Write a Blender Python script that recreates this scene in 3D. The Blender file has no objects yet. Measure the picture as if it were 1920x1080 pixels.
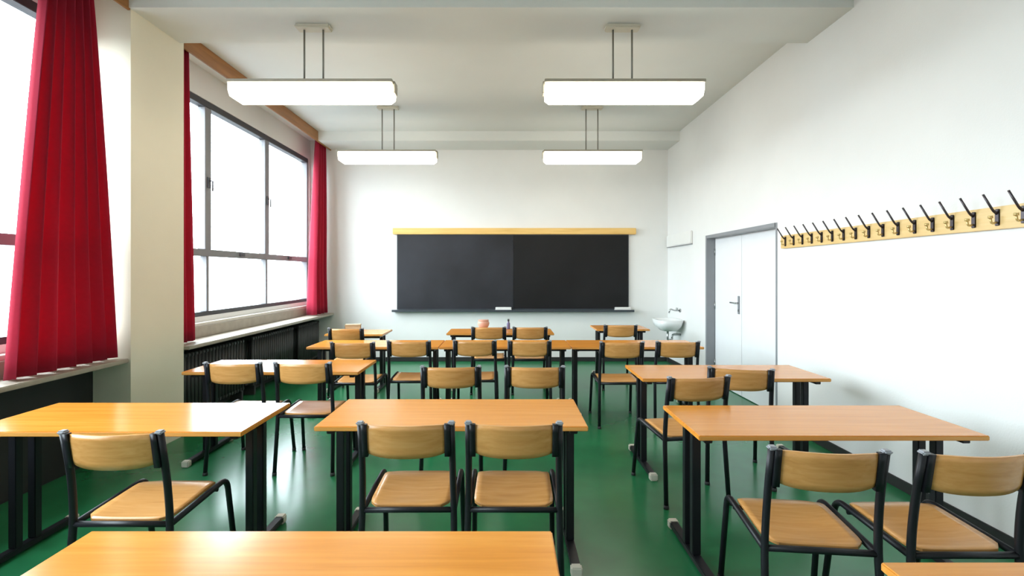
import bpy, bmesh, math, random
from mathutils import Vector, Matrix

random.seed(7)
SC = bpy.context.scene
C = SC.collection

# ------------------------------------------------------------------ camera
EYE = 1.55
F_PX = 920.0
cam_d = bpy.data.cameras.new('camera')
cam_d.sensor_width = 36.0
cam_d.sensor_fit = 'HORIZONTAL'
cam_d.lens = 36.0 * F_PX / 1920.0
cam_d.shift_x = 10.0 / 1920.0
cam_d.shift_y = -28.0 / 1920.0
cam_d.clip_start = 0.05
cam = bpy.data.objects.new('camera', cam_d)
cam.location = (0, 0, EYE)
cam.rotation_euler = (math.pi / 2, 0, 0)
C.objects.link(cam)
SC.camera = cam

# ------------------------------------------------------------------ world, exposure
SKY = 18.0
GROUND = 2.4
LAMP = 10.0
w = bpy.data.worlds.new('overcast_sky')
SC.world = w
w.use_nodes = True
bgn = w.node_tree.nodes['Background']
# overcast sky above the horizon, pale ground below it
wt = w.node_tree
wtc = wt.nodes.new('ShaderNodeTexCoord')
wsx = wt.nodes.new('ShaderNodeSeparateXYZ')
wmr = wt.nodes.new('ShaderNodeMapRange')
wmr.inputs['From Min'].default_value = -0.12
wmr.inputs['From Max'].default_value = 0.06
wmr.inputs['To Min'].default_value = GROUND
wmr.inputs['To Max'].default_value = SKY
wt.links.new(wtc.outputs['Generated'], wsx.inputs[0])
wt.links.new(wsx.outputs['Z'], wmr.inputs['Value'])
wt.links.new(wmr.outputs[0], bgn.inputs['Strength'])
bgn.inputs['Color'].default_value = (0.84, 0.93, 1.0, 1)
vs = SC.view_settings
vs.view_transform = 'Standard'
vs.look = 'None'
vs.gamma = 1.0
vs.use_curve_mapping = False
vs.exposure = 0.08

# ------------------------------------------------------------------ room constants
XR, XL, XW = 2.83, -3.08, -3.45        # right wall, pillar face, window plane
YB, YR = 8.62, -1.20                   # blackboard wall, rear wall
HC, HB = 3.87, 3.715                   # ceiling, underside of beams
BAYS = [(4.68, 8.62), (0.08, 4.02)]

def portal(y0, y1):
    d = bpy.data.lights.new('window_portal', 'AREA')
    d.shape = 'RECTANGLE'
    d.size = 2.55
    d.size_y = y1 - y0
    d.cycles.is_portal = True
    o = bpy.data.objects.new('window_portal', d)
    o.location = (XW - 0.12, (y0 + y1) / 2, 2.3)
    o.rotation_euler = (0, -math.pi / 2, 0)
    C.objects.link(o)
portal(4.72, 8.55)
portal(0.12, 3.98)

# ------------------------------------------------------------------ materials
def nt(name):
    m = bpy.data.materials.new(name)
    m.use_nodes = True
    return m, m.node_tree, m.node_tree.nodes['Principled BSDF']

def plain(name, col, rough=0.5, metal=0.0, var=0.06, scale=6.0, bump=0.0, bscale=60.0, spec=0.5):
    m, t, b = nt(name)
    tc = t.nodes.new('ShaderNodeTexCoord')
    n = t.nodes.new('ShaderNodeTexNoise')
    n.inputs['Scale'].default_value = scale
    n.inputs['Detail'].default_value = 4
    t.links.new(tc.outputs['Object'], n.inputs['Vector'])
    r = t.nodes.new('ShaderNodeValToRGB')
    c0 = [max(0, c * (1 - var)) for c in col]
    c1 = [min(1, c * (1 + var)) for c in col]
    r.color_ramp.elements[0].color = (*c0, 1)
    r.color_ramp.elements[1].color = (*c1, 1)
    r.color_ramp.elements[0].position = 0.3
    r.color_ramp.elements[1].position = 0.7
    t.links.new(n.outputs['Fac'], r.inputs['Fac'])
    t.links.new(r.outputs['Color'], b.inputs['Base Color'])
    b.inputs['Roughness'].default_value = rough
    b.inputs['Metallic'].default_value = metal
    b.inputs['Specular IOR Level'].default_value = spec
    if bump:
        n2 = t.nodes.new('ShaderNodeTexNoise')
        n2.inputs['Scale'].default_value = bscale
        n2.inputs['Detail'].default_value = 3
        t.links.new(tc.outputs['Object'], n2.inputs['Vector'])
        bp = t.nodes.new('ShaderNodeBump')
        bp.inputs['Strength'].default_value = bump
        bp.inputs['Distance'].default_value = 0.01
        t.links.new(n2.outputs['Fac'], bp.inputs['Height'])
        t.links.new(bp.outputs['Normal'], b.inputs['Normal'])
    return m

def wood(name, dark, mid, light, rough=0.3, stretch=(1.0, 16, 16), coat=0.0, spec=0.5):
    m, t, b = nt(name)
    tc = t.nodes.new('ShaderNodeTexCoord')
    oi = t.nodes.new('ShaderNodeObjectInfo')
    add = t.nodes.new('ShaderNodeVectorMath'); add.operation = 'ADD'
    mul = t.nodes.new('ShaderNodeVectorMath'); mul.operation = 'SCALE'
    cmb = t.nodes.new('ShaderNodeCombineXYZ')
    for k in range(3):
        t.links.new(oi.outputs['Random'], cmb.inputs[k])
    t.links.new(cmb.outputs[0], mul.inputs[0]); mul.inputs['Scale'].default_value = 9.0
    t.links.new(tc.outputs['Object'], add.inputs[0]); t.links.new(mul.outputs[0], add.inputs[1])
    mp = t.nodes.new('ShaderNodeMapping')
    mp.inputs['Scale'].default_value = stretch
    t.links.new(add.outputs[0], mp.inputs['Vector'])
    n = t.nodes.new('ShaderNodeTexNoise')
    n.inputs['Scale'].default_value = 2.2
    n.inputs['Detail'].default_value = 6
    n.inputs['Roughness'].default_value = 0.6
    n.inputs['Distortion'].default_value = 0.35
    t.links.new(mp.outputs[0], n.inputs['Vector'])
    r = t.nodes.new('ShaderNodeValToRGB')
    e = r.color_ramp.elements
    e[0].position, e[0].color = 0.28, (*dark, 1)
    e[1].position, e[1].color = 0.75, (*light, 1)
    x = e.new(0.5); x.color = (*mid, 1)
    t.links.new(n.outputs['Fac'], r.inputs['Fac'])
    hsv = t.nodes.new('ShaderNodeHueSaturation')
    mr = t.nodes.new('ShaderNodeMapRange')
    mr.inputs['To Min'].default_value = 0.93
    mr.inputs['To Max'].default_value = 1.07
    t.links.new(oi.outputs['Random'], mr.inputs['Value'])
    t.links.new(mr.outputs[0], hsv.inputs['Value'])
    t.links.new(r.outputs['Color'], hsv.inputs['Color'])
    t.links.new(hsv.outputs['Color'], b.inputs['Base Color'])
    b.inputs['Roughness'].default_value = rough
    b.inputs['Coat Weight'].default_value = coat
    b.inputs['Coat Roughness'].default_value = 0.12
    b.inputs['Specular IOR Level'].default_value = spec
    return m

def emit(name, col, strength):
    m, t, b = nt(name)
    n = t.nodes.new('ShaderNodeTexNoise'); n.inputs['Scale'].default_value = 3
    r = t.nodes.new('ShaderNodeValToRGB')
    r.color_ramp.elements[0].color = (*[c * 0.97 for c in col], 1)
    r.color_ramp.elements[1].color = (*col, 1)
    t.links.new(n.outputs['Fac'], r.inputs['Fac'])
    t.links.new(r.outputs['Color'], b.inputs['Emission Color'])
    b.inputs['Base Color'].default_value = (0.8, 0.8, 0.78, 1)
    b.inputs['Emission Strength'].default_value = strength
    return m

def glass(name):
    m = bpy.data.materials.new(name); m.use_nodes = True
    t = m.node_tree
    for n in list(t.nodes): t.nodes.remove(n)
    out = t.nodes.new('ShaderNodeOutputMaterial')
    tr = t.nodes.new('ShaderNodeBsdfTransparent'); tr.inputs[0].default_value = (0.95, 0.97, 0.97, 1)
    gl = t.nodes.new('ShaderNodeBsdfGlossy'); gl.inputs['Roughness'].default_value = 0.02
    fr = t.nodes.new('ShaderNodeFresnel'); fr.inputs['IOR'].default_value = 1.3
    mx = t.nodes.new('ShaderNodeMixShader')
    ge = t.nodes.new('ShaderNodeNewGeometry')
    sub = t.nodes.new('ShaderNodeMath'); sub.operation = 'SUBTRACT'; sub.inputs[0].default_value = 1.0
    mu = t.nodes.new('ShaderNodeMath'); mu.operation = 'MULTIPLY'
    t.links.new(ge.outputs['Backfacing'], sub.inputs[1])
    t.links.new(fr.outputs[0], mu.inputs[0]); t.links.new(sub.outputs[0], mu.inputs[1])
    t.links.new(mu.outputs[0], mx.inputs[0]); t.links.new(tr.outputs[0], mx.inputs[1])
    t.links.new(gl.outputs[0], mx.inputs[2]); t.links.new(mx.outputs[0], out.inputs[0])
    return m

def cloth(name, col):
    m = bpy.data.materials.new(name); m.use_nodes = True
    t = m.node_tree
    b = t.nodes['Principled BSDF']
    tc = t.nodes.new('ShaderNodeTexCoord')
    n = t.nodes.new('ShaderNodeTexNoise'); n.inputs['Scale'].default_value = 40
    t.links.new(tc.outputs['Object'], n.inputs['Vector'])
    r = t.nodes.new('ShaderNodeValToRGB')
    r.color_ramp.elements[0].color = (*[c * 0.85 for c in col], 1)
    r.color_ramp.elements[1].color = (*col, 1)
    t.links.new(n.outputs['Fac'], r.inputs['Fac'])
    t.links.new(r.outputs['Color'], b.inputs['Base Color'])
    b.inputs['Roughness'].default_value = 0.85
    b.inputs['Sheen Weight'].default_value = 0.2
    tl = t.nodes.new('ShaderNodeBsdfTranslucent')
    t.links.new(r.outputs['Color'], tl.inputs['Color'])
    mx = t.nodes.new('ShaderNodeMixShader'); mx.inputs[0].default_value = 0.45
    out = t.nodes['Material Output']
    t.links.new(b.outputs[0], mx.inputs[1]); t.links.new(tl.outputs[0], mx.inputs[2])
    t.links.new(mx.outputs[0], out.inputs[0])
    return m

M = {
    'wall': plain('white_wall_paint', (0.77, 0.77, 0.76), 0.7, var=0.02, scale=2, bump=0.08, bscale=90),
    'pillar': plain('cream_pillar_paint', (0.80, 0.74, 0.60), 0.7, var=0.02, scale=2, bump=0.08, bscale=90),
    'ceil': plain('ceiling_paint', (0.70, 0.715, 0.70), 0.85, var=0.02, scale=1.5, bump=0.05, bscale=70),
    'floor': plain('green_linoleum', (0.018, 0.165, 0.062), 0.25, var=0.14, scale=2.5, bump=0.01, bscale=14),
    'table': wood('orange_beech_laminate', (0.60, 0.215, 0.025), (0.69, 0.265, 0.035), (0.76, 0.325, 0.055), 0.20, (0.7, 14, 14)),
    'edge': wood('table_edge_band', (0.62, 0.27, 0.05), (0.70, 0.32, 0.07), (0.76, 0.38, 0.10), 0.4, (0.7, 14, 14)),
    'chairwood': wood('beech_plywood', (0.52, 0.238, 0.070), (0.60, 0.295, 0.092), (0.66, 0.345, 0.125), 0.27, (2.0, 22, 22)),
    'pelmet': wood('brown_pelmet_wood', (0.22, 0.085, 0.02), (0.30, 0.125, 0.032), (0.37, 0.16, 0.045), 0.45, (10, 0.8, 10)),
    'rack': wood('yellow_pine_rack', (0.62, 0.42, 0.16), (0.70, 0.49, 0.21), (0.76, 0.56, 0.26), 0.4, (12, 0.8, 12)),
    'boardwood': wood('yellow_board_trim', (0.66, 0.40, 0.11), (0.74, 0.47, 0.15), (0.80, 0.54, 0.20), 0.4, (0.8, 12, 12)),
    'steel': plain('black_steel', (0.008, 0.008, 0.011), 0.42, var=0.1, spec=0.35),
    'cap': plain('grey_plastic_cap', (0.30, 0.31, 0.34), 0.45, var=0.05),
    'footcap': plain('cream_foot_cap', (0.60, 0.57, 0.48), 0.5, var=0.05),
    'rubber': plain('dark_rubber', (0.03, 0.03, 0.03), 0.7),
    'frame': plain('grey_window_metal', (0.22, 0.22, 0.235), 0.45, var=0.05),
    'frame_dark': plain('dark_window_metal', (0.05, 0.05, 0.058), 0.45, var=0.05),
    'sill': plain('beige_stone_sill', (0.36, 0.32, 0.26), 0.4, var=0.08, scale=14),
    'ledge': plain('pale_stone_ledge', (0.66, 0.63, 0.57), 0.4, var=0.06, scale=14),
    'dark': plain('charcoal_panel', (0.022, 0.022, 0.022), 0.6, var=0.2, scale=3),
    'rad': plain('dark_radiator_paint', (0.040, 0.040, 0.042), 0.45, var=0.15, scale=4),
    'board': plain('black_slate', (0.006, 0.006, 0.007), 0.5, var=0.4, scale=1.3, spec=0.28),
    'board_dusty': plain('chalk_dusted_slate', (0.017, 0.018, 0.024), 0.5, var=0.5, scale=1.1, spec=0.35),
    'tray': plain('dark_tray_metal', (0.035, 0.045, 0.055), 0.4, var=0.05),
    'white': plain('white_plastic', (0.78, 0.78, 0.76), 0.4, var=0.02),
    'chalk': plain('chalk_white', (0.82, 0.82, 0.80), 0.9, var=0.04),
    'door': plain('white_door_paint', (0.80, 0.81, 0.83), 0.4, var=0.01),
    'doorframe': plain('grey_door_frame', (0.25, 0.26, 0.28), 0.45, var=0.04),
    'hook': plain('dark_hook_metal', (0.06, 0.05, 0.055), 0.3, 0.7, var=0.05),
    'brass': plain('brass_button', (0.70, 0.52, 0.22), 0.3, 0.6, var=0.05),
    'chrome': plain('chrome_metal', (0.42, 0.44, 0.45), 0.2, 1.0, var=0.03),
    'ceramic': plain('white_ceramic', (0.80, 0.82, 0.82), 0.12, var=0.01),
    'lampmetal': plain('lamp_tray_metal', (0.36, 0.33, 0.27), 0.4, 0.2, var=0.03),
    'rod': plain('lamp_rod_metal', (0.22, 0.21, 0.18), 0.4, 0.2, var=0.03),
    'canopy': plain('lamp_ceiling_plate', (0.62, 0.58, 0.48), 0.5, var=0.03),
    'lampglow': emit('lit_opal_diffuser', (1.0, 0.92, 0.75), LAMP),
    'glass': glass('window_glass'),
    'curtain': cloth('crimson_cloth', (0.50, 0.016, 0.060)),
    'terracotta': plain('pinkish_clay', (0.60, 0.33, 0.25), 0.6, var=0.08),
    'violet': plain('violet_plastic', (0.12, 0.10, 0.20), 0.4),
    'tanbox': plain('tan_card', (0.42, 0.34, 0.22), 0.7, var=0.1),
    'black': plain('black_plastic', (0.02, 0.02, 0.02), 0.5),
}

# ------------------------------------------------------------------ geometry helpers
def box(bm, x0, x1, y0, y1, z0, z1, bevel=0.0):
    r = bmesh.ops.create_cube(bm, size=1.0)
    for v in r['verts']:
        v.co = Vector(((x0 + x1) / 2 + v.co.x * (x1 - x0), (y0 + y1) / 2 + v.co.y * (y1 - y0), (z0 + z1) / 2 + v.co.z * (z1 - z0)))
    if bevel:
        es = list({e for v in r['verts'] for e in v.link_edges})
        bmesh.ops.bevel(bm, geom=es, offset=bevel, segments=2, affect='EDGES', clamp_overlap=True)
    return bm

def B(*a, **k):
    return box(bmesh.new(), *a, **k)

def fillet(pts, rad, n=5):
    pts = [Vector(p) for p in pts]
    out = [pts[0]]
    for i in range(1, len(pts) - 1):
        p, a, b = pts[i], pts[i - 1], pts[i + 1]
        d0, d1 = (a - p), (b - p)
        r = min(rad, d0.length * 0.45, d1.length * 0.45)
        s, e = p + d0.normalized() * r, p + d1.normalized() * r
        for k in range(n + 1):
            t = k / n
            out.append((1 - t) ** 2 * s + 2 * t * (1 - t) * p + t * t * e)
    out.append(pts[-1])
    return out

def tube(bm, pts, r, seg=8, flat=1.0, taper=None):
    pts = [Vector(p) for p in pts]
    n = len(pts)
    up = Vector((1, 0, 0))
    rings = []
    prev = None
    for i in range(n):
        t = (pts[min(i + 1, n - 1)] - pts[max(i - 1, 0)]).normalized()
        if prev is None:
            ref = up if abs(t.dot(up)) < 0.9 else Vector((0, 0, 1))
            u = (ref - t * ref.dot(t)).normalized()
        else:
            u = (prev - t * prev.dot(t)).normalized()
        prev = u
        v = t.cross(u)
        rr = r if taper is None else r * (1 + (taper - 1) * i / (n - 1))
        rings.append([bm.verts.new(pts[i] + u * math.cos(2 * math.pi * k / seg) * rr + v * math.sin(2 * math.pi * k / seg) * rr * flat) for k in range(seg)])
    for i in range(n - 1):
        for k in range(seg):
            f = bm.faces.new((rings[i][k], rings[i][(k + 1) % seg], rings[i + 1][(k + 1) % seg], rings[i + 1][k]))
            f.smooth = True
    bm.faces.new(rings[0][::-1]); bm.faces.new(rings[-1])
    return bm

def T(pts, r, **k):
    return tube(bmesh.new(), pts, r, **k)

def lathe(bm, prof, seg=20, cx=0, cy=0):
    rings = []
    for (r, z) in prof:
        rings.append([bm.verts.new((cx + r * math.cos(2 * math.pi * k / seg), cy + r * math.sin(2 * math.pi * k / seg), z)) for k in range(seg)])
    for i in range(len(rings) - 1):
        for k in range(seg):
            f = bm.faces.new((rings[i][k], rings[i][(k + 1) % seg], rings[i + 1][(k + 1) % seg], rings[i + 1][k]))
            f.smooth = True
    bm.faces.new(rings[0][::-1]); bm.faces.new(rings[-1])
    return bm

def slab(bm, fn, nu, nv, thick_vec):
    """grid surface fn(u,v)->Vector, u,v in [-1,1], given a thickness vector"""
    top, bot = [], []
    tv = Vector(thick_vec)
    for j in range(nv + 1):
        a, b = [], []
        for i in range(nu + 1):
            p = fn(-1 + 2 * i / nu, -1 + 2 * j / nv)
            a.append(bm.verts.new(p)); b.append(bm.verts.new(p + tv))
        top.append(a); bot.append(b)
    for j in range(nv):
        for i in range(nu):
            f = bm.faces.new((top[j][i], top[j][i + 1], top[j + 1][i + 1], top[j + 1][i])); f.smooth = True
            f = bm.faces.new((bot[j][i], bot[j + 1][i], bot[j + 1][i + 1], bot[j][i + 1])); f.smooth = True
    for i in range(nu):
        bm.faces.new((top[0][i], bot[0][i], bot[0][i + 1], top[0][i + 1]))
        bm.faces.new((top[nv][i], top[nv][i + 1], bot[nv][i + 1], bot[nv][i]))
    for j in range(nv):
        bm.faces.new((top[j][0], top[j + 1][0], bot[j + 1][0], bot[j][0]))
        bm.faces.new((top[j][nu], bot[j][nu], bot[j + 1][nu], top[j + 1][nu]))
    return bm

def obj(name, bm, mat, parent=None, loc=None):
    me = bpy.data.meshes.new(name)
    bmesh.ops.recalc_face_normals(bm, faces=bm.faces[:])
    bm.to_mesh(me); bm.free()
    me.materials.append(M[mat])
    o = bpy.data.objects.new(name, me)
    C.objects.link(o)
    if parent is not None:
        o.parent = parent
    if loc is not None:
        o.location = loc
    return o

def inst(name, src, parent, loc=(0, 0, 0), rot=None):
    o = src.copy(); o.name = name; C.objects.link(o); o.parent = parent
    o.location = loc
    if rot: o.rotation_euler = rot
    return o

def tag(o, label, cat, group=None):
    o['label'] = label; o['category'] = cat
    if group: o['group'] = group
    return o

def thing(name, label, cat, loc=(0, 0, 0), rotz=0.0, group=None):
    o = bpy.data.objects.new(name, None)
    o.empty_display_size = 0.1
    C.objects.link(o)
    o.location = loc; o.rotation_euler = (0, 0, rotz)
    return tag(o, label, cat, group)

def struct(name, bm, mat, label=None):
    o = obj(name, bm, mat)
    o['kind'] = 'structure'
    if label: o['label'] = label
    return o

def sroot(name, loc, label=None):
    o = bpy.data.objects.new(name, None); o.empty_display_size = 0.1
    C.objects.link(o); o.location = loc
    o['kind'] = 'structure'
    if label: o['label'] = label
    return o

def dup(root, loc, rotz, label, group):
    r = root.copy(); C.objects.link(r)
    r.location = loc; r.rotation_euler = (0, 0, rotz)
    r['label'] = label; r['group'] = group
    for ch in list(root.children):
        c = ch.copy(); C.objects.link(c); c.parent = r
        for g in list(ch.children):
            d = g.copy(); C.objects.link(d); d.parent = c
    return r

# ================================================================== STRUCTURE
struct('floor', B(XW - 0.2, XR + 0.2, YR - 0.2, YB + 0.2, -0.12, 0.0), 'floor', 'glossy green linoleum floor of the classroom')
struct('ceiling', B(XW - 0.2, XR + 0.2, YR - 0.2, YB + 0.2, HC, HC + 0.15), 'ceil', 'white plaster ceiling')
struct('wall_back', B(XW - 0.2, XR + 0.2, YB, YB + 0.2, 0, HC), 'wall', 'white wall behind the blackboard')
struct('wall_rear', B(XW - 0.2, XR + 0.2, YR - 0.2, YR, 0, HC), 'wall')

# right wall with the recess of the double door
DY0, DY1, DZ, DX = 5.136, 6.94, 2.06, 2.94
bm = bmesh.new()
box(bm, XR, XR + 0.2, YR, DY0, 0, HC)
box(bm, XR, XR + 0.2, DY1, YB, 0, HC)
box(bm, XR, XR + 0.2, DY0, DY1, DZ, HC)
struct('wall_right', bm, 'wall', 'white wall with the door and the coat rack')

# left wall: window wall under and over the glass
WZ0, WZ1 = 1.06, 3.54
bm = bmesh.new()
box(bm, XW - 0.2, XW, YR, YB, WZ1, HC)
box(bm, XW - 0.2, XW, 4.02, 4.70, WZ0, WZ1)
box(bm, XW - 0.2, XW, YR, 0.10, WZ0, WZ1)
box(bm, XW - 0.2, XW, 8.55, YB, WZ0, WZ1)
box(bm, XW - 0.2, XW, YR, YB, 0, WZ0)
struct('wall_left', bm, 'wall', 'white window wall')

struct('trim_1', B(XL, XR, 4.0, 4.62, HB, HC), 'ceil', 'shallow white ceiling beam nearest the camera')
struct('trim_2', B(XL, XR, 8.02, YB, HB, HC), 'ceil', 'shallow white ceiling beam over the blackboard wall')
struct('trim_3', B(XW, XL, 4.02, 4.68, 0, HC), 'pillar', 'cream pillar between the two window bays')
struct('trim_4', B(XW, XL, YR, 0.08, 0, HC), 'pillar')
struct('trim_5', B(XL, XR, -0.55, 0.07, HB, HC), 'ceil')
struct('baseboard_right', B(XR - 0.018, XR, YR, DY0 - 0.02, 0, 0.075, bevel=0.004), 'black', 'black baseboard along the white right wall')
struct('baseboard_right_far', B(XR - 0.018, XR, DY1 + 0.02, YB - 0.02, 0, 0.075, bevel=0.004), 'black')
struct('baseboard_back', B(XL, XR - 0.02, YB - 0.018, YB, 0, 0.075, bevel=0.004), 'black')

# ------------------------------------------------------------------ windows
def window(name, y0, y1, mull, label):
    r = sroot(name, (XW - 0.06, (y0 + y1) / 2, WZ0), label)
    cy = (y0 + y1) / 2
    def P(n, x0, x1, a, b, z0, z1, mat, par=r, bev=0.004):
        return obj(n, B(x0, x1, a - cy, b - cy, z0 - WZ0, z1 - WZ0, bevel=bev), mat, par)
    P('top_rail', -0.05, 0.05, y0, y1, WZ1 - 0.075, WZ1, 'frame_dark')
    P('bottom_rail', -0.05, 0.05, y0, y1, WZ0, WZ0 + 0.05, 'frame_dark')
    P('jamb', -0.05, 0.05, y0, y0 + 0.05, WZ0 + 0.05, WZ1 - 0.075, 'frame')
    P('jamb', -0.05, 0.05, y1 - 0.05, y1, WZ0 + 0.05, WZ1 - 0.075, 'frame')
    TZ = 1.785
    P('transom', -0.05, 0.05, y0 + 0.05, y1 - 0.05, TZ - 0.04, TZ + 0.04, 'frame')
    for my in mull:
        up = P('mullion', -0.045, 0.045, my - 0.06, my + 0.06, TZ + 0.04, WZ1 - 0.075, 'frame')
        P('mullion', -0.04, 0.04, my - 0.025, my + 0.025, WZ0 + 0.05, TZ - 0.04, 'frame')
        h = P('handle', 0.045, 0.062, my - 0.028, my + 0.028, 2.54, 2.66, 'frame_dark', up)
        obj('lever', T([(0.06, my - cy, 2.62 - WZ0), (0.095, my - cy, 2.62 - WZ0), (0.095, my - cy, 2.50 - WZ0)], 0.009), 'frame_dark', up)
    edges = [y0 + 0.05] + list(mull) + [y1 - 0.05]
    for a, b in zip(edges[:-1], edges[1:]):
        u0, u1 = a + (0.06 if a in mull else 0), b - (0.06 if b in mull else 0)
        P('pane', -0.004, 0.004, u0, u1, TZ + 0.04, WZ1 - 0.075, 'glass', bev=0)
        u0, u1 = a + (0.025 if a in mull else 0), b - (0.025 if b in mull else 0)
        P('pane', -0.004, 0.004, u0, u1, WZ0 + 0.05, TZ - 0.04, 'glass', bev=0)
        m = (a + b) / 2
        P('latch', 0.05, 0.075, m - 0.05, m + 0.05, TZ - 0.02, TZ + 0.025, 'frame_dark')
    return r

window('window_1', 4.70, 8.55, (5.70, 7.10), 'wide grey-framed window between the pillar and the blackboard wall')
window('window_2', 0.10, 4.02, (1.07, 2.50), 'grey-framed window beside the camera, left of the pillar')

for k, (a, b) in enumerate(BAYS):
    s = sroot('trim_%d' % (6 + k), (XW, (a + b) / 2, 0.816), 'beige stone window sill' if k == 0 else None)
    cy = (a + b) / 2
    obj('sill_slab', B(0.0, (0.42, 0.36)[k], a - cy, b - cy, 0, 0.034, bevel=0.006), 'sill', s)
    obj('sill_upstand', B(0.0, 0.115, a - cy, b - cy, 0.034, 0.150, bevel=0.004), 'sill', s)
    obj('inner_ledge', B(0.0, 0.09, a - cy, b - cy, 0.150, 0.185, bevel=0.004), 'ledge', s)
    struct('trim_%d' % (8 + k), B(XW, XW + 0.06, a, b, 0, 0.815), 'dark', 'charcoal panel under the window sill' if k == 0 else None)

# ------------------------------------------------------------------ double door
r = sroot('door_1', (DX, (DY0 + DY1) / 2, 0), 'white double door in a grey steel frame')
cy = (DY0 + DY1) / 2
def DP(n, x0, x1, a, b, z0, z1, mat, par=r, bev=0.003):
    return obj(n, B(x0 - DX, x1 - DX, a - cy, b - cy, z0, z1, bevel=bev), mat, par)
DP('door_frame', XR - 0.012, DX, DY1 - 0.025, DY1 + 0.02, 0, DZ + 0.02, 'doorframe')
DP('door_frame', XR - 0.004, DX, DY0 - 0.008, DY0 + 0.025, 0, DZ + 0.02, 'doorframe')
DP('door_frame', XR - 0.012, DX, DY0 + 0.025, DY1 - 0.025, DZ - 0.025, DZ + 0.02, 'doorframe')
mid = (DY0 + DY1) / 2 + 0.10
l1 = DP('door_leaf', DX, DX + 0.045, mid + 0.003, DY1 - 0.025, 0.008, DZ - 0.025, 'door')
l2 = DP('door_leaf', DX, DX + 0.045, DY0 + 0.025, mid - 0.003, 0.008, DZ - 0.025, 'door')
hy = mid + 0.07
DP('handle_plate', DX - 0.010, DX, hy - 0.022, hy + 0.022, 1.03, 1.26, 'doorframe', l1)
obj('door_handle', T(fillet([(-0.006, hy - cy, 1.17), (-0.055, hy - cy, 1.17), (-0.055, hy - cy + 0.13, 1.17)], 0.02), 0.010), 'chrome', l1)
DP('keyhole', DX - 0.013, DX - 0.010, hy - 0.008, hy + 0.008, 1.06, 1.09, 'black', l1)
for hz in (0.25, 1.05, 1.8):
    obj('hinge', T([(-0.008, DY1 - 0.03 - cy, hz), (-0.008, DY1 - 0.03 - cy, hz + 0.09)], 0.008), 'chrome', l1)
    obj('hinge', T([(-0.008, DY0 + 0.03 - cy, hz), (-0.008, DY0 + 0.03 - cy, hz + 0.09)], 0.008), 'chrome', l2)
# back of the door opening
struct('trim_10', B(DX + 0.046, DX + 0.09, DY0, DY1, 0, DZ), 'doorframe')

# ================================================================== OBJECTS
# ------------------------------------------------------------------ tables
TH = 0.75
def make_table(wd, dp):
    t = thing('school_table', '', 'table')
    obj('tabletop', B(-wd / 2, wd / 2, -dp / 2, dp / 2, TH - 0.025, TH, bevel=0.004), 'table', t)
    obj('edge_band', B(-wd / 2 + 0.004, wd / 2 - 0.004, -dp / 2 - 0.0012, -dp / 2 + 0.001, TH - 0.021, TH - 0.004), 'edge', t)
    for s in (-1, 1):
        x = s * (wd / 2 - 0.068)
        for q in (-0.055, 0.055):
            obj('leg', B(x - 0.022, x + 0.022, q - 0.022, q + 0.022, 0.045, TH - 0.055, bevel=0.004), 'steel', t)
        obj('top_bar', B(x - 0.02, x + 0.02, -dp / 2 + 0.05, dp / 2 - 0.05, TH - 0.055, TH - 0.025, bevel=0.003), 'steel', t)
        f = obj('foot', B(x - 0.024, x + 0.024, -dp / 2 - 0.02, dp / 2 + 0.005, 0.012, 0.045, bevel=0.004), 'steel', t)
        for e in (-1, 1):
            ye = e * (dp / 2 - 0.01) - (0.025 if e < 0 else 0.0)
            obj('foot_cap', B(x - 0.029, x + 0.029, min(ye, ye + e * 0.05), max(ye, ye + e * 0.05), 0.0, 0.05, bevel=0.007), 'footcap', f)
    obj('cross_rail', B(-wd / 2 + 0.09, wd / 2 - 0.09, -0.02, 0.02, TH - 0.085, TH - 0.055, bevel=0.003), 'steel', t)
    return t

WID, DEP = 1.43, 0.56
protoT = make_table(WID, DEP)
used = [False]
def table(xl, yn, label, group='two-seat school tables', rz=0.0):
    loc = (xl + WID / 2, yn + DEP / 2, 0)
    if not used[0]:
        used[0] = True
        protoT.location = loc; protoT.rotation_euler = (0, 0, rz)
        protoT['label'] = label; protoT['group'] = group
        return protoT
    return dup(protoT, loc, rz, label, group)

table(-1.289, 0.964, 'orange wooden table in the left foreground, cut off by the bottom edge')
table(1.035, 0.80, 'wooden table whose corner shows at the bottom right')
table(-1.005, 2.555, 'wooden table in the middle with two chairs in front, nearest full table')
table(0.945, 2.41, 'wooden table by the coat rack wall, nearest the camera on the right')
table(-2.765, 2.47, 'wooden table beside the cream pillar with a white window glare')
table(-2.63, 3.965, 'wooden table under the window just beyond the cream pillar')
table(1.030, 3.715, 'wooden table on the right in front of the white double door')
table(-2.168, 5.30, 'left table of the joined row of three across the room')
table(-0.732, 5.30, 'middle table of the joined row of three across the room')
table(0.705, 5.30, 'right table of the joined row of three across the room')
table(-0.80, 6.50, 'farthest wooden table in the middle, below the blackboard')
protoD = make_table(0.76, DEP)
protoD.location = (-2.38 + 0.38, 6.40 + DEP / 2, 0)
protoD['label'] = 'small single desk in the far left corner by the crimson curtain'; protoD['group'] = 'single desks at the front'
dup(protoD, (1.28 + 0.38, 6.98 + DEP / 2, 0), 0, 'small single desk at the far right, below the blackboard end', 'single desks at the front')

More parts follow.
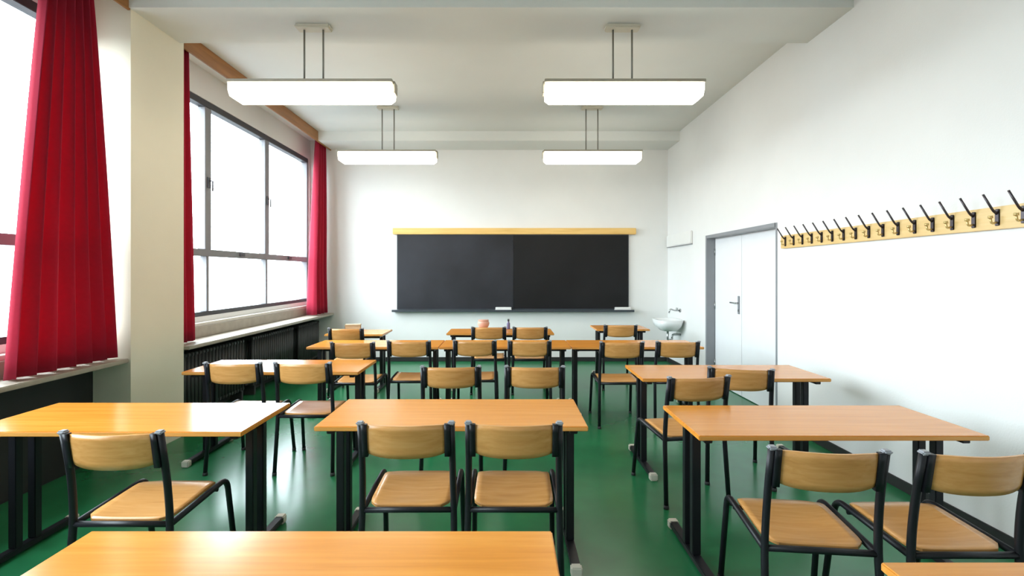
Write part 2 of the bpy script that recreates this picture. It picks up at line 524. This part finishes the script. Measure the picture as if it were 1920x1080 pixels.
# ------------------------------------------------------------------ chairs
def make_chair():
    t = thing('school_chair', '', 'chair')
    def seat_fn(u, v):
        hw, hd = 0.192, 0.205
        x = hw * u * (1 - 0.13 * abs(u) ** 4 * abs(v) ** 8)
        y = 0.012 + hd * v * (1 - 0.10 * abs(v) ** 4 * abs(u) ** 8)
        z = 0.466 + 0.010 * v - 0.014 * (1 - u * u) * (1 - v * v)
        if v > 0.55: z -= 0.022 * ((v - 0.55) / 0.45) ** 2
        return Vector((x, y, z))
    obj('seat', slab(bmesh.new(), seat_fn, 12, 12, (0, 0, -0.012)), 'chairwood', t)
    def back_fn(u, v):
        hw = 0.190
        wz = 0.785 + 0.078 * v * (1 - (0.20 if v < 0 else 0.06) * abs(u) ** 4)
        x = hw * u * (1 - 0.05 * abs(v) ** 6)
        lean = -0.232 - (wz - 0.70) * 0.17
        y = lean - 0.040 * (1 - u * u)
        return Vector((x, y, wz))
    obj('backrest', slab(bmesh.new(), back_fn, 16, 6, (0, -0.010, 0)), 'chairwood', t)
    for s in (-1, 1):
        up = fillet([(s * 0.222, -0.245, 0.018), (s * 0.213, -0.205, 0.46), (s * 0.209, -0.222, 0.66), (s * 0.208, -0.262, 0.862)], 0.10)
        o = obj('upright', T(up, 0.0155, flat=1.0), 'steel', t)
        obj('end_cap', B(s * 0.208 - 0.017, s * 0.208 + 0.017, -0.282, -0.246, 0.858, 0.874, bevel=0.006), 'cap', o)
        obj('glide', T([(s * 0.2223, -0.246, 0.0), (s * 0.222, -0.245, 0.024)], 0.018), 'rubber', o)
        # side rail that bends down into the front leg
        lg = fillet([(s * 0.213, -0.205, 0.440), (s * 0.213, 0.232, 0.462), (s * 0.222, 0.300, 0.018)], 0.06, n=6)
        o = obj('front_leg', T(lg, 0.0145), 'steel', t)
        obj('glide', T([(s * 0.2222, 0.301, 0.0), (s * 0.222, 0.300, 0.024)], 0.017), 'rubber', o)
        # flat bracket that carries the backrest
        bm = bmesh.new()
        def br(u, v, s=s):
            z = 0.785 + 0.078 * v
            y = -0.236 - (z - 0.70) * 0.17
            return Vector((s * (0.189 + 0.013 * u), y + 0.004, z))
        obj('bracket', slab(bm, br, 2, 4, (0, -0.022, 0)), 'steel', t)
    obj('rear_rail', T([(-0.213, -0.208, 0.442), (0.213, -0.208, 0.442)], 0.0135), 'steel', t)
    obj('front_rail', T([(-0.213, 0.150, 0.436), (0.213, 0.150, 0.436)], 0.011), 'steel', t)
    return t

protoC = make_chair()
usedc = [False]
CG = 'beech and black steel school chairs'
def chair(x, y, rz, label):
    rz = math.radians(rz)
    if not usedc[0]:
        usedc[0] = True
        protoC.location = (x, y, 0); protoC.rotation_euler = (0, 0, rz)
        protoC['label'] = label; protoC['group'] = CG
        return
    dup(protoC, (x, y, 0), rz, label, CG)

chair(-0.463, 2.505, 0.5, 'left of the two plywood chairs at the nearest middle table')
chair(0.035, 2.505, -0.5, 'right of the two plywood chairs at the nearest middle table')
chair(-1.70, 2.375, 0, 'plywood chair in front of the glaring table beside the pillar')
chair(1.275, 2.165, -6, 'plywood chair in the right foreground, turned slightly, its whole backrest visible')
chair(1.800, 2.135, 0, 'plywood chair at the right picture edge, next to the turned chair')
chair(-2.085, 4.00, 0, 'left plywood chair at the table beyond the pillar')
chair(-1.555, 4.00, 0, 'right plywood chair at the table beyond the pillar, seat white with glare')
chair(-0.418, 3.86, 2, 'left of two plywood chairs standing alone behind the middle table')
chair(0.215, 3.86, -2, 'right of two plywood chairs standing alone behind the middle table')
chair(1.235, 3.50, 8, 'left plywood chair before the double door table, seat pulled out into the aisle')
chair(1.745, 3.78, -14, 'right plywood chair at the table in front of the double door')
chair(-1.52, 5.10, 0, 'leftmost chair of the six at the joined row of tables')
chair(-0.985, 5.20, 0, 'second chair from the left at the joined row of tables')
chair(-0.324, 5.24, 0, 'third chair from the left at the joined row of tables')
chair(0.232, 5.22, 0, 'fourth chair from the left at the joined row of tables')
chair(1.145, 5.13, 0, 'fifth chair from the left at the joined row of tables')
chair(1.710, 5.16, 0, 'rightmost chair of the six at the joined row of tables')
chair(-0.228, 6.49, 0, 'left chair at the farthest middle table under the blackboard')
chair(0.297, 6.49, 0, 'right chair at the farthest middle table under the blackboard')
chair(-1.99, 6.33, 0, 'chair at the small desk in the far left corner')
chair(1.50, 6.72, 0, 'chair at the small desk in the far right')

# ------------------------------------------------------------------ blackboard
bb = thing('blackboard', 'wide black two-panel blackboard with a yellow wooden top strip', 'blackboard', (0.108, YB - 0.006, 0.91))
bx = 0.108
obj('backing', B(-1.92 - bx, 2.136 - bx, -0.03, 0.0, 0.0, 1.315, bevel=0.003), 'tray', bb)
obj('slate_panel', B(-1.905 - bx, 0.117 - bx, -0.042, -0.03, 0.02, 1.30, bevel=0.003), 'board_dusty', bb)
obj('slate_panel', B(0.123 - bx, 2.121 - bx, -0.040, -0.03, 0.02, 1.30, bevel=0.003), 'board', bb)
obj('top_strip', B(-1.985 - bx, 2.255 - bx, -0.075, 0.0, 1.315, 1.425, bevel=0.006), 'boardwood', bb)
tr = obj('chalk_tray', B(-1.99 - bx, 2.21 - bx, -0.12, 0.0, -0.035, -0.012, bevel=0.004), 'tray', bb)
obj('tray_lip', B(-1.99 - bx, 2.21 - bx, -0.128, -0.12, -0.035, 0.004, bevel=0.002), 'tray', tr)
ZT = 0.91 - 0.012
def eraser(x, y, label, L=0.28):
    e = thing('board_eraser', label, 'eraser', (x, y, ZT), 0, 'white erasers on the chalk tray')
    obj('felt', B(-L / 2, L / 2, -0.028, 0.028, 0, 0.030, bevel=0.004), 'chalk', e)
    obj('grip', B(-L / 2, L / 2, -0.030, 0.030, 0.030, 0.058, bevel=0.008), 'white', e)
eraser(-0.056, YB - 0.08, 'white eraser on the chalk tray under the middle of the blackboard')
eraser(2.02, YB - 0.08, 'white eraser at the right end of the chalk tray')

# ------------------------------------------------------------------ coat rack on the right wall
RY0, RY1 = 2.35, 5.02
ck = thing('coat_rack', 'long yellow wooden coat rack with dark hooks on the white wall', 'coat rack', (XR - 0.004, (RY0 + RY1) / 2, 1.80))
rc = (RY0 + RY1) / 2
obj('board', B(-0.024, 0, RY0 - rc, RY1 - rc, 0, 0.13, bevel=0.004), 'rack', ck)
# one hook mesh, copied along the board
pl = obj('hook_plate', B(-0.030, -0.024, -0.014, 0.014, 0.02, 0.115, bevel=0.003), 'hook', ck)
up_m = obj('upper_prong', T(fillet([(-0.028, 0, 0.088), (-0.050, 0, 0.105), (-0.108, 0, 0.198)], 0.02), 0.0075, taper=0.8), 'hook', pl)
lo_m = obj('lower_prong', T(fillet([(-0.028, 0, 0.040), (-0.060, 0, 0.030), (-0.066, 0, 0.066)], 0.02), 0.006), 'brass', pl)
bu_m = obj('button', T([(-0.066, 0, 0.062), (-0.066, 0, 0.076)], 0.0115), 'brass', pl)
first = True
y = RY1 - 0.09
while y > RY0 + 0.05:
    if first:
        pl.location = (0, y - rc, 0); first = False
    else:
        p = inst('hook_plate', pl, ck, (0, y - rc, 0))
        inst('upper_prong', up_m, p); inst('lower_prong', lo_m, p); inst('button', bu_m, p)
    y -= 0.142

# ------------------------------------------------------------------ pelmets and curtains
for k, (a, b) in enumerate(BAYS):
    cy = (a + b) / 2
    lab = ('brown wooden curtain pelmet along the ceiling above the far window', 'brown wooden curtain pelmet along the ceiling above the near window')[k]
    p = thing('curtain_pelmet', lab, 'pelmet', (XL, cy, 3.70), 0, 'wooden curtain pelmets')
    y1 = b - 0.003
    obj('fascia_board', B(-0.022, 0.0, a - cy + 0.003, y1 - cy, 0, 0.168, bevel=0.003), 'pelmet', p)
    obj('top_plank', B(-0.20, -0.022, a - cy + 0.003, y1 - cy, 0.145, 0.168), 'pelmet', p)
    obj('curtain_track', B(-0.12, -0.09, a - cy + 0.02, y1 - cy - 0.02, 0.122, 0.145, bevel=0.003), 'white', p)

def curtain(label, yt0, yt1, yb0, yb1, x, zb, zt, folds, at, ab):
    cy = (yb0 + yb1) / 2
    N, K = folds * 14, 26
    bm = bmesh.new()
    rows = []
    ph = [random.uniform(-0.5, 0.5) for _ in range(folds + 2)]
    for j in range(K + 1):
        t = j / K            # 0 top, 1 bottom
        a = at + (ab - at) * t ** 0.8
        s = t ** 0.9
        y0 = yt0 + (yb0 - yt0) * s; y1 = yt1 + (yb1 - yt1) * s
        z = zt + (zb - zt) * t
        row = []
        for i in range(N + 1):
            u = i / N
            f = u * folds
            q = ph[int(f)] * (1 - f % 1) + ph[int(f) + 1] * (f % 1)
            xx = a * math.sin(2 * math.pi * f + q) + 0.25 * a * math.sin(4 * math.pi * f + 2.0 * q + 2 * t)
            yy = y0 + (y1 - y0) * u + 0.25 * (y1 - y0) / folds * math.cos(2 * math.pi * f + q) * 0.5
            row.append(bm.verts.new((xx, yy - cy, z + 0.004 * math.sin(2 * math.pi * f))))
        rows.append(row)
    for j in range(K):
        for i in range(N):
            f = bm.faces.new((rows[j][i], rows[j][i + 1], rows[j + 1][i + 1], rows[j + 1][i])); f.smooth = True
    t = thing('curtain', label, 'curtain', (x, cy, 0), 0, 'crimson window curtains')
    o = obj('drape', bm, 'curtain', t)
    sm = o.modifiers.new('thickness', 'SOLIDIFY'); sm.thickness = 0.004
    hd = obj('heading_tape', B(-0.012, 0.012, min(yt0, yt1) - cy, max(yt0, yt1) - cy, zt - 0.005, zt + 0.02), 'curtain', t)
    return t
curtain('crimson curtain gathered in the corner by the blackboard wall', 8.16, 8.56, 7.95, 8.57, -3.175, 0.865, 3.80, 4, 0.042, 0.10)
curtain('crimson curtain gathered behind the far edge of the cream pillar', 4.70, 4.91, 4.70, 5.00, -3.19, 0.865, 3.80, 3, 0.035, 0.05)
curtain('dark red curtain at the left picture edge, in front of the near window', 3.40, 3.74, 3.10, 3.975, -3.19, 0.865, 3.80, 6, 0.035, 0.055)

# ------------------------------------------------------------------ radiators under the far window
RH = 0.62
sec_mesh = None
def radiator(yc, n, label):
    r = thing('radiator', label, 'radiator', (XW + 0.17, yc, 0.0), 0, 'dark radiators under the window sill')
    global sec_mesh
    pitch = 0.06
    for i in range(n):
        y = (i - (n - 1) / 2) * pitch
        if sec_mesh is None:
            bm = bmesh.new()
            for xx in (-0.05, 0.05):
                tube(bm, [(xx, 0, 0.12), (xx, 0, 0.12 + RH)], 0.019, seg=8, flat=1.25)
            box(bm, -0.07, 0.07, -0.024, 0.024, 0.12, 0.165, bevel=0.01)
            box(bm, -0.07, 0.07, -0.024, 0.024, 0.075 + RH, 0.12 + RH, bevel=0.01)
            s = obj('radiator_section', bm, 'rad', r, (0, y, 0))
            sec_mesh = s
        else:
            inst('radiator_section', sec_mesh, r, (0, y, 0))
    L = n * pitch / 2
    obj('header_pipe', T([(0, -L - 0.06, 0.145), (0, L + 0.06, 0.145)], 0.014), 'rad', r)
    for s in (-1, 1):
        obj('foot', B(-0.07, 0.07, s * (L - 0.06) - 0.02, s * (L - 0.06) + 0.02, 0, 0.121, bevel=0.005), 'rad', r)
radiator(5.42, 20, 'dark radiator under the sill, nearest the cream pillar')
radiator(6.80, 20, 'middle dark radiator under the far window sill')
radiator(8.00, 14, 'dark radiator under the sill, nearest the blackboard wall')

# ------------------------------------------------------------------ ceiling lamps
def lamp(x, y, ztop, zc, label, L=1.36):
    t = thing('pendant_lamp', label, 'lamp', (x, y, ztop), 0, 'lit fluorescent pendant lamps')
    h = 0.15; dd = 0.105
    # opal trough with chamfered lower edges
    bm = bmesh.new()
    prof = [(-dd, -0.014), (-dd, -h * 0.62), (-dd * 0.72, -h), (dd * 0.72, -h), (dd, -h * 0.62), (dd, -0.014)]
    xs = [(-L / 2 + 0.012, 0.80), (-L / 2 + 0.05, 1.0), (L / 2 - 0.05, 1.0), (L / 2 - 0.012, 0.80)]
    rings = [[bm.verts.new((xx, p[0] * (0.9 + 0.1 * k), -0.014 + (p[1] + 0.014) * k)) for p in prof] for xx, k in xs]
    n = len(prof)
    for i in range(3):
        for k in range(n):
            bm.faces.new((rings[i][k], rings[i][(k + 1) % n], rings[i + 1][(k + 1) % n], rings[i + 1][k]))
    bm.faces.new(rings[0][::-1]); bm.faces.new(rings[-1])
    obj('diffuser', bm, 'lampglow', t)
    obj('top_tray', B(-L / 2, L / 2, -dd - 0.006, dd + 0.006, -0.014, 0.012, bevel=0.003), 'lampmetal', t)
    for s in (-1, 1):
        obj('end_cap', B(min(s * (L / 2 - 0.012), s * (L / 2 + 0.012)), max(s * (L / 2 - 0.012), s * (L / 2 + 0.012)), -0.05, 0.05, -0.085, 0.014, bevel=0.004), 'lampmetal', t)
        obj('rod', T([(s * 0.083, 0, 0.012), (s * 0.083, 0, zc - ztop - 0.03)], 0.0085), 'rod', t)
    cp = obj('ceiling_plate', B(-0.15, 0.15, -0.055, 0.055, zc - ztop - 0.035, zc - ztop, bevel=0.01), 'canopy', t)
lamp(-1.69, 4.30, 3.20, HB, 'lit pendant lamp on the left, hanging nearest the window', 1.42)
lamp(1.015, 4.30, 3.20, HB, 'lit pendant lamp on the right, large and nearest the camera', 1.38)
lamp(-1.655, 6.85, 3.235, HC, 'smaller looking lit pendant lamp at the far left')
lamp(1.19, 6.85, 3.235, HC, 'smaller looking lit pendant lamp at the far right, dark top tray')

# ------------------------------------------------------------------ washbasin corner
ws = thing('washbasin', 'white washbasin with tap on the right wall by the blackboard corner', 'washbasin', (XR, 7.98, 0.0))
def basin_ring(hx, hy, z, cx):
    return [(cx + hx * math.copysign(abs(math.cos(a)) ** 0.6, math.cos(a)), hy * math.copysign(abs(math.sin(a)) ** 0.6, math.sin(a)), z) for a in [2 * math.pi * k / 24 for k in range(24)]]
bm = bmesh.new()
rg = [basin_ring(0.12, 0.16, 0.62, -0.20), basin_ring(0.19, 0.25, 0.70, -0.215), basin_ring(0.215, 0.29, 0.80, -0.216), basin_ring(0.19, 0.265, 0.80, -0.216),
      basin_ring(0.165, 0.235, 0.74, -0.225), basin_ring(0.09, 0.13, 0.675, -0.225)]
vr = [[bm.verts.new(p) for p in q] for q in rg]
for i in range(len(vr) - 1):
    for k in range(24):
        f = bm.faces.new((vr[i][k], vr[i][(k + 1) % 24], vr[i + 1][(k + 1) % 24], vr[i + 1][k])); f.smooth = True
bm.faces.new(vr[0][::-1]); bm.faces.new(vr[-1])
obj('basin', bm, 'ceramic', ws)
tp = obj('tap', T(fillet([(-0.02, 0, 0.94), (-0.10, 0, 0.94), (-0.17, 0, 0.97), (-0.19, 0, 0.90)], 0.03), 0.012), 'chrome', ws)
obj('tap_handle', T([(-0.06, 0, 0.94), (-0.06, 0, 0.985)], 0.018), 'chrome', tp)
obj('wall_flange', T([(0.0, 0, 0.94), (-0.02, 0, 0.94)], 0.03), 'chrome', tp)
dr = obj('drain_trap', T(fillet([(-0.21, 0, 0.63), (-0.21, 0, 0.46), (-0.14, 0, 0.46), (-0.14, 0, 0.55), (0, 0, 0.55)], 0.04), 0.018), 'chrome', ws)
wl = thing('wall_cabinet', 'shallow white box mounted on the right wall above the washbasin', 'wall box', (XR, 8.02, 2.0))
obj('housing', B(-0.035, 0, -0.56, 0.56, 0.0, 0.20, bevel=0.01), 'white', wl)
obj('shadow_strip', B(-0.033, -0.002, -0.555, 0.555, -0.010, 0.0), 'frame', wl)  # grey strip, paints in the shadow line under the box

# ------------------------------------------------------------------ little things on the far tables
p = thing('clay_pot', 'small pinkish pot on the farthest middle table', 'pot', (-0.33, 6.98, TH))
obj('pot_body', lathe(bmesh.new(), [(0.045, 0), (0.075, 0.05), (0.085, 0.09), (0.07, 0.125), (0.062, 0.125), (0.072, 0.09), (0.04, 0.02)], 20), 'terracotta', p)
obj('rim', lathe(bmesh.new(), [(0.058, 0.118), (0.074, 0.118), (0.076, 0.135), (0.058, 0.135)], 20), 'terracotta', p)
p = thing('pen_bottle', 'thin violet bottle standing on the farthest middle table', 'bottle', (0.025, 7.0, TH))
obj('bottle_body', lathe(bmesh.new(), [(0.022, 0), (0.024, 0.01), (0.024, 0.08), (0.012, 0.10), (0.012, 0.115)], 16), 'violet', p)
obj('bottle_cap', lathe(bmesh.new(), [(0.014, 0.112), (0.014, 0.14), (0.010, 0.145)], 16), 'black', p)
p = thing('card_box', 'small tan box with a dark end on the far left desk', 'box', (-2.12, 6.78, TH), 0.2)
obj('box_body', B(-0.10, 0.10, -0.06, 0.06, 0, 0.075, bevel=0.004), 'tanbox', p)
obj('box_lid', B(-0.104, 0.104, -0.064, 0.064, 0.075, 0.095, bevel=0.004), 'tanbox', p)
obj('dark_end', B(-0.106, -0.100, -0.055, 0.055, 0.01, 0.07), 'black', p)
